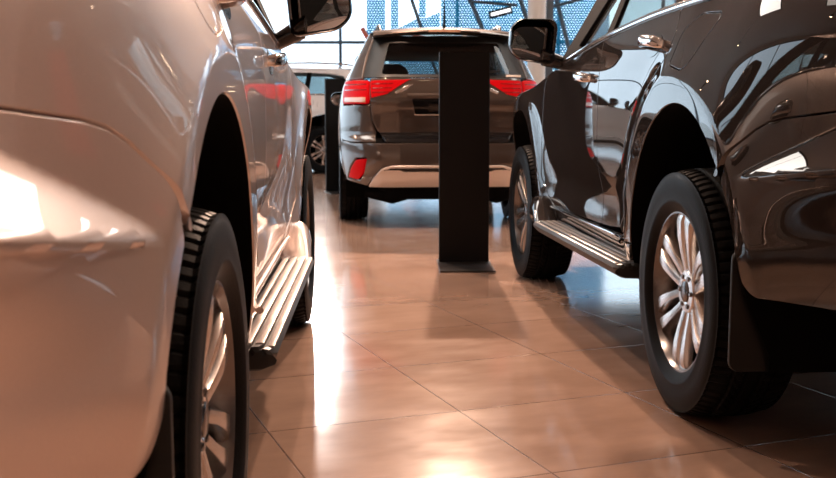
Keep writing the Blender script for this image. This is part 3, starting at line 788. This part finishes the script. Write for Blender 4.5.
    def roof(u, v):
        w = curve(XO.base, 1.66)-.002; return (v*w, -.44+1.52*u, 1.655+.055*(1-v*v)*(.75+.25*math.sin(PI*u)))
    grid(roof, lin(0, 1, 14), lin(-1, 1, 19), rf); rf.build('roof', paint, root, 60)
    sp = MB(); rr = []
    for v in lin(-1, 1, 21):
        x = .60*v; yb = -.68+.10*v*v; zt = 1.70-.035*v*v
        rr.append([(x, -.40, zt+.008), (x, -.52, zt-.004), (x, yb, zt-.036), (x, yb-.006, zt-.046), (x, yb+.02, zt-.062), (x, -.45, zt-.060)])
    sp.loft(rr, True, True, True); spo = sp.build('roof_spoiler', paint, root, 40)
    bl = MB(); bl.loft([[(x, -.692+.10*(x/.6)**2-.0, z0) for z0 in (1.645, 1.664)]+[(x, -.680+.1*(x/.6)**2, 1.664), (x, -.680+.1*(x/.6)**2, 1.645)] for x in lin(-.135, .135, 9)], True, True, True)
    b_ = bl.build('high_brake_light', M['amber'], spo); b_['label'] = 'pale lens strip in the roof spoiler'
    an = MB(); an.tube([(.03, -.36, 1.68), (.03, -.37, 1.74), (.025, -.42, 1.86), (.018, -.50, 2.02)], [.024, .012, .007, .004], 10); an.build('roof_aerial', M['black'], root)
    for q in (1, -1):
        rl = MB(); rl.tube([(q*.53, -.30, 1.67), (q*.535, -.26, 1.715), (q*.54, -.1, 1.735), (q*.54, .9, 1.735), (q*.53, 1.05, 1.66)], .017, 10); rl.build('roof_rail', M['black'], root)
    ws = MB(); grid(lambda t, v: (v*(curve(XO.base, 1.13+.53*t)-.02), 2.2+(1.06-2.2)*t+.10*(1-v*v), 1.13+.53*t+.03*(1-v*v)), lin(0, 1, 10), lin(-1, 1, 13), ws); ws.build('windscreen', M['glass'], root, 80)
    hd = MB(); grid(lambda t, v: (v*.82, 2.15+1.2*t, 1.12-.12*t+.05*(1-v**4)), lin(0, 1, 10), lin(-1, 1, 13), hd); hd.build('bonnet', paint, root, 60)
    # cabin
    cb = MB(); cb.box((0, .9, .56), (1.44, 2.9, .06), .02); cb.box((0, 2.05, 1.0), (1.36, .4, .20), .06); cb.box((0, -.45, .9), (1.3, .06, .55), .02); cb.box((0, .42, 1.56), (1.06, 1.45, .13), .03); cb.build('cabin_trim', M['interior'], root)
    for xx, yy in ((-.38, 1.2), (.38, 1.2), (-.40, .25), (.40, .25)): seat(root, xx, yy, .60 if yy > 1 else .55)
    ub = MB(); ub.box((0, 1.2, .33), (1.05, 4.0, .20), .05); ub.box((0, -.62, .38), (1.15, .38, .16), .05); ub.tube([(-.68, -.70, .30), (-.45, -.72, .265), (-.2, -.70, .31)], [.05, .075, .05], 14); ub.tube([(.68, -.70, .30), (.45, -.72, .265), (.2, -.70, .31)], [.05, .075, .05], 14)
    ub.build('underbody', M['void'], root)
    for q in (-1, 1):
        for y in (0, 2.67):
            build_wheel(root, y, .885, q, R=.348, detail=False, rot=.3, W=.232, rr=.228)
        ln = MB(); pts = [(.0+A[2]*1.01*math.cos(a), A[1]+A[3]*1.01*math.sin(a)) for a in lin(-.3, PI+.3, 30)]
        ln.loft([[(q*xx, p[0], p[1]) for p in pts] for xx in (.84, .58)], False); ln.add([(q*.58, p[0], p[1]) for p in pts], [list(range(len(pts)))]); ln.build('wheel_arch_liner', M['void'], root, 60)
        door_mirror(root, 1.85, q, x0=.83, x1=.985, z0=1.05, z1=1.20, mat=M['gloss_black'])
    inner_ = PM(); So = offset_fn(S, -.034)
    whole = [(2.3, .5)]+arch_pts(0, (A[0], A[1], A[2]+.02, A[3]+.02), .5, .5, 30)+[(-.50, .5), (-1.0, .5), (-1.0, .70), (-.5, .70), (-.5, 1.2), (.5, 1.2), (2.2, 1.1)]
    for q in (1, -1): inner_.add(panel(So, whole, .06, lip=.001, r=0), q)
    inner_.add(panel(offset_fn(R, -.045), rp([(-.80, .42), (.80, .42), (.82, .74), (.78, 1.2), (-.78, 1.2), (-.82, .74)]), .05, lip=.001, r=0))
    inner_.build('dark_backing', M['void'], root)  # added black shell that keeps the space behind the skin dark
    return root

# ------------------------------------------------------------------ camera
F_PX, CAM_H, PITCH = 1030., .93, math.atan((239-117)/1030.)
cam = bpy.data.cameras.new('camera'); cam.sensor_width = 36.; cam.lens = F_PX/836*36.; cam.clip_start = .02; cam.clip_end = 300
co = bpy.data.objects.new('camera', cam); C.objects.link(co); co.location = (0, 0, CAM_H); co.rotation_euler = (PI/2-PITCH, 0, 0)
cam.dof.use_dof = True; cam.dof.focus_distance = 3.3; cam.dof.aperture_fstop = 7.
bpy.context.scene.camera = co

# ------------------------------------------------------------------ the hall
TILE, TILE_O, TILE_A = .617, (.131, 3.195), math.radians(21.)
X0, X1, Y0, Y1, H = -11., 11., -7., 24., 5.6
fl = MB(); fl.box(((X0+X1)/2, (Y0+Y1)/2, -.05), (X1-X0, Y1-Y0, .10)); struct(fl.build('floor', floor_material()))
ce = MB(); ce.box(((X0+X1)/2, (Y0+Y1)/2, H+.1), (X1-X0+.6, Y1-Y0+.6, .2)); struct(ce.build('ceiling', M['ceiling']))
w = MB(); w.box(((X0+X1)/2, Y0-.1, H/2), (X1-X0+.4, .2, H)); struct(w.build('wall_front', M['wall']))
w = MB(); w.box((X1+.1, 1., H/2), (.2, 16., H)); w.box((X1+.1, 16.5, .2), (.2, 15., .4)); w.box((X1+.1, 16.5, H-.2), (.2, 15., .4)); struct(w.build('wall_right', M['wall']))
w = MB(); w.box((X0-.1, 0., 1.5), (.2, 14., 3.)); w.box((X0-.1, 0., (H+3.9)/2), (.2, 14., H-3.9)); w.box((X0-.1, 15.5, .15), (.2, 17., .3)); w.box((X0-.1, 15.5, H-.2), (.2, 17., .4)); struct(w.build('wall_left', M['wall']))
w = MB(); w.box(((X0+X1)/2, Y1+.1, .1), (X1-X0+.4, .2, .2)); w.box(((X0+X1)/2, Y1+.1, H-.15), (X1-X0+.4, .2, .3)); struct(w.build('wall_back', M['wall']))
def glazing(name, a, b, z0, z1, vs, hs, t=.07):
    """framed glazing between two floor points"""
    a, b = Vector((*a, 0)), Vector((*b, 0)); L = (b-a).length; d = (b-a)/L; rz = math.atan2(d.y, d.x)
    f = MB()
    for v in vs: f.box((v, 0, (z0+z1)/2), (t, .10, z1-z0), .005)
    for h in hs: f.box((L/2, 0, h), (L, .09, t), .005)
    o = struct(f.build(name, M['frame'])); o.location = a; o.rotation_euler = (0, 0, rz)
    p = MB(); p.box((L/2, .0, (z0+z1)/2), (L, .012, z1-z0)); q = p.build('window_pane', M['pane'], o)
    return o
glazing('window_1', (X0, Y1), (X1, Y1), .2, H-.3, [.03, 2.2, 4.4, 6.6, 9.22, 11.9, 14.22, 16.6, 18.8, 21.97], [.23, 2.63, H-.33])
glazing('window_2', (X0, 7.), (X0, Y1), .3, H-.4, [.03, 3.4, 6.8, 10.2, 13.6, 16.97], [.33, 2.63, H-.43])
glazing('window_4', (X0, Y0), (X0, 7.), 3.0, 3.9, [.03, 3.5, 7., 10.5, 13.97], [3.03, 3.87])
glazing('window_3', (X1, Y1), (X1, 9.), .4, H-.4, [.03, 3., 6., 9., 12., 14.97], [.43, 2.63, H-.43])
g = MB(); g.box((0, 60, -.16), (160, 200, .1)); struct(g.build('ground', M['concrete']))

def px_at(x, y, Y):
    """where the photograph's pixel (x, y) lies on the upright plane at distance Y"""
    u = (x-418)/F_PX; v = -(y-239)/F_PX
    d = (u, math.cos(PITCH)+v*math.sin(PITCH), -math.sin(PITCH)+v*math.cos(PITCH)); t = Y/d[1]
    return d[0]*t, CAM_H+d[2]*t
# dotted film on the back glazing: (left, right, bottom, top) in metres
film = screen_material()
def screen(pts, label):
    m = MB(); y = Y1-.16
    n = len(pts); m.add([(x, -.004, z) for x, z in pts]+[(x, .004, z) for x, z in pts], [list(range(n)), list(range(n, 2*n))[::-1]]+[[i, (i+1) % n, n+(i+1) % n, n+i] for i in range(n)])
    o = m.build('window_film', film); o.location = (0, y, 0); tag(o, label, 'window film', 'dotted blue films on the back windows')
TOPZ = 5.2
screen([(-1.17, .9), (-.74, .9), (-.74, TOPZ), (-1.17, TOPZ)], 'upright strip of blue dotted film left of the crossover roof')
screen([(-.62, 2.9), (-.44, 2.95), (-.44, TOPZ), (-.62, TOPZ)], 'narrow strip of blue dotted film above the left end of the crossover roof')
screen([(.02, 3.18), (.18, 3.18), (.18, TOPZ), (.02, TOPZ)], 'narrow strip of blue dotted film above the middle of the crossover roof')
screen([(-.735, .9), (.50, .9), (.50, 3.30), (.19, 3.17), (.01, 3.17), (-.44, 2.94), (-.63, 2.89)], 'slanted band of blue dotted film just above the crossover roof')
screen([(.52, .9), (2.60, .9), (2.60, TOPZ), (.52, TOPZ)], 'wide blue dotted film behind the slanted strip light')
screen([(2.98, .9), (4.35, .9), (4.35, TOPZ), (2.98, TOPZ)], 'wide blue dotted film right of the cream column')
screen([(5.8, .9), (10.6, .9), (10.6, TOPZ), (5.8, TOPZ)], 'wide blue dotted film at the far right behind the dark SUV')
# steel braces behind the glass line
def brace(p, q, Y, t, label, mat='steel', parent=None):
    a = px_at(*p, Y); b = px_at(*q, Y); m = MB()
    if mat == 'orange': k = (a[0]-b[0])/(a[1]-b[1]); b = (b[0]-k*b[1], 0.)
    elif abs(a[1]-b[1]) > 1.0:
        k = (a[0]-b[0])/(a[1]-b[1]); a = (a[0]+k*(H-a[1]), H); b = (b[0]-k*b[1], 0.)
    m.tube([(a[0], Y, a[1]), (b[0], Y, b[1])], t, 8); o = m.build('tie_rod' if parent else 'steel_brace', M[mat], parent)
    if not parent: tag(o, label, 'brace', 'steel braces at the back windows')
    return o
b1 = brace((462, -20), (487, 40), 23.2, .05, 'slanting steel brace right of the crossover aerial')
brace((407, -14), (424, 36), 23.2, .04, 'short slanting steel brace left of the crossover aerial')
brace((514, -20), (540, 60), 23.2, .05, 'slanting steel brace running down behind the cream column')
b2 = brace((555, -6), (572, 60), 23.2, .05, 'slanting steel brace seen beside the dark SUV windscreen pillar')
brace((468, 1.2), (517, 5.1), 23.14, .035, '', parent=b1)
brace((548, 8), (600, -6), 23.14, .035, '', parent=b2)
brace((362, 28), (372, 46), 22.6, .05, 'thin orange slanting pole left of the crossover roof', 'orange')
# column
cx, _ = px_at(536.5, 40, 14.); cl = MB(); cl.lathe_z([(.15, 0), (.15, .12), (.120, .13), (.120, H-.01)], 40, (cx, 14., .0)); o = cl.build('column', M['column']); tag(o, 'slim round cream column behind the dark SUV door mirror', 'column')
cx, _ = px_at(549, 40, 16.); cl = MB(); cl.box((cx, 16., H/2), (.11, .16, H-.01), .008); cl.box((cx, 16., .01), (.22, .26, .02)); o = cl.build('steel_post', M['steel']); tag(o, 'dark square steel post right beside the cream column', 'post')
# strip light
a = px_at(489, 15.5, 19.); b = px_at(512, 9.5, 19.)
sl = empty('strip_light', (a[0], 19., a[1])); tag(sl, 'dark framed strip light hanging aslant above the crossover roof', 'lamp')
L_ = Vector((b[0]-a[0], 0, b[1]-a[1])); ang = math.atan2(L_.z, L_.x); Rm = Matrix.Rotation(-ang, 3, 'Y'); ln_ = L_.length
m = MB(); m.box(L_/2, (ln_, .10, .135), .012, Rm); m.build('lamp_housing', M['lamp_body'], sl)
m = MB(); m.box(L_/2+Vector((0, -.055, 0)), (ln_*.84, .012, .055), .004, Rm); m.build('lamp_tube', M['tube'], sl)
m = MB(); m.tube([L_*.2, (L_.x*.2, 0, H-a[1])], .006, 6); m.tube([L_*.8, (L_.x*.8, 0, H-a[1])], .006, 6); m.build('hanging_wire', M['lamp_body'], sl)

# ------------------------------------------------------------------ display totems
def totem(loc, yaw, w, h, label, base_d=.52, flare=0.):
    r = empty('display_totem', loc, yaw); tag(r, label, 'totem', 'black display totems')
    m = MB(); rings = []
    for t in lin(0, 1, 12):
        z = .012+(h-.012)*t; hw = w/2*(1+flare*(2*abs(t-.5))**2.2); d = .025
        rings.append([(-hw, -d, z), (-hw+.004, -d-.004, z), (hw-.004, -d-.004, z), (hw, -d, z), (hw, d, z), (hw-.004, d+.004, z), (-hw+.004, d+.004, z), (-hw, d, z)])
    m.loft(rings, True, True, True); m.build('totem_panel', M['totem'], r)
    b = MB(); b.box((0, -base_d*.5+.10, .006), (w+.02, base_d, .012), .003); b.build('base_plate', M['totem_base'], r)
    return r
totem((.292, 6.55, 0), .02, .318, 1.332, 'tall black display totem on a flat base in the aisle between the two SUVs')
totem((-1.03, 12.9, 0), .25, .25, 1.40, 'black display totem with flared sides left of the crossover')

# ------------------------------------------------------------------ cars
build_suv('silver_suv', 'silver SUV filling the left side with its rear wheel and side step', (-1.247, 1.781), math.radians(2.5), 1, M['silver'], fine=.011, mz=.022)
build_suv('dark_grey_suv', 'dark grey glossy SUV at the right with mud flap and chrome window trim', (1.695, 3.265), math.radians(4.65), -1, M['dark'], fine=.011, mz=-.008)
build_crossover('brown_grey_crossover', 'brown-grey crossover seen from behind with red tail lights in the centre', (.172, 9.55), math.radians(4.4))
build_suv('white_suv', 'pearl white SUV parked side-on in the background behind the small totem', (-1.62, 17.9), math.radians(96), -1, M['white'], step=.06, fine=.05)

# ------------------------------------------------------------------ lamps
def spot(x, y, z, power, aim=None, size=110, soft=.05, col=(1., .67, .49)):
    r = empty('ceiling_spotlight', (x, y, z)); tag(r, 'black ceiling spotlight with a warm lamp on a thin rod', 'lamp', 'ceiling spotlights')
    m = MB(); m.lathe_z([(.03, .16), (.075, .14), (.08, .0), (.072, .0), (.065, .02), (.0, .025)], 24, cap=False); m.tube([(0, 0, .14), (0, 0, H-z)], .012, 8); m.build('lamp_housing', M['lamp_body'], r)
    m = MB(); m.lathe_z([(.0, .012), (.066, .012), (.0, .014)], 20, cap=False); m.build('lamp_lens', M['lamp_lens'], r)
    l = bpy.data.lights.new('lamp_glow', 'SPOT'); l.energy = power; l.color = col; l.spot_size = math.radians(size); l.spot_blend = .6; l.shadow_soft_size = soft
    o = bpy.data.objects.new('lamp_glow', l); C.objects.link(o); o.parent = r; o.location = (0, 0, -.03)
    if aim:
        d = Vector(aim)-Vector((x, y, z)); o.rotation_euler = d.to_track_quat('-Z', 'Y').to_euler()
for x, y, p in ((-.85, 3.9, 110), (.80, 4.5, 100), (1.6, 3.8, 70), (2.3, 3.3, 90), (-.55, 8.0, 380), (-4.5, 4.2, 260), (5.0, 4.3, 900), (-5., 11.3, 300), (5.4, 11.3, 300),  # the lamp by the crossover's tail is added to brighten the floor there
                (-3.4, -1.2, 150), (0., -1.9, 330), (3.4, -1.4, 220), (-4.5, 17.5, 250), (.76, 17.5, 120), (4.8, 17.5, 250)):
    spot(x, y, 4.1, p*1.8, aim=(x*.95, y-1.4, 0))

spot(-2.2, 22., 4.1, 2200, aim=(-.3, 4.8, 0), size=26, soft=.10, col=(1., .88, .82))
spot(.40, 12.5, 4.9, 5000, aim=(.30, 5.0, 0), size=70, soft=.07)
def light_panel(x, y, w, d, mat='panel_light'):
    r = empty('ceiling_light_panel', (x, y, H)); tag(r, 'flat white ceiling light panel in a thin dark frame', 'lamp', 'ceiling light panels')
    m = MB()
    for sx, sy, a, b in ((0, 1, w, .05), (0, -1, w, .05), (1, 0, .05, d), (-1, 0, .05, d)): m.box((sx*(w/2-.025), sy*(d/2-.025), -.03), (a, b, .06), .004)
    m.box((0, 0, -.03), (.04, d-.06, .05)); m.build('lamp_frame', M['lamp_body'], r)
    m = MB(); m.box((0, 0, -.02), (w-.1, d-.1, .02)); m.build('lamp_diffuser', M[mat], r)
for x, y, w_, d_ in ((3.9, 8.7, 3.0, 2.6), (-3.3, 9.8, 3.0, 2.2), (3.2, 12.8, .9, .7), (3.4, 15., .9, .9), (-2.0, 13., .9, .7)): light_panel(x, y, w_, d_, 'panel_bright')
for x, y, w_, d_ in ((-4.2, 4.6, 2.2, 1.6),): light_panel(x, y, w_, d_)

# ------------------------------------------------------------------ daylight
wd = bpy.data.worlds.new('daylight'); bpy.context.scene.world = wd; wd.use_nodes = True
nt = wd.node_tree; bg = nt.nodes['Background']
bg.inputs['Color'].default_value = (.80, .91, 1., 1); bg.inputs['Strength'].default_value = 3.0
sc = bpy.context.scene
sc.view_settings.view_transform = 'Standard'; sc.view_settings.look = 'None'; sc.view_settings.exposure = 0.02; sc.view_settings.gamma = 1.; sc.view_settings.use_curve_mapping = False
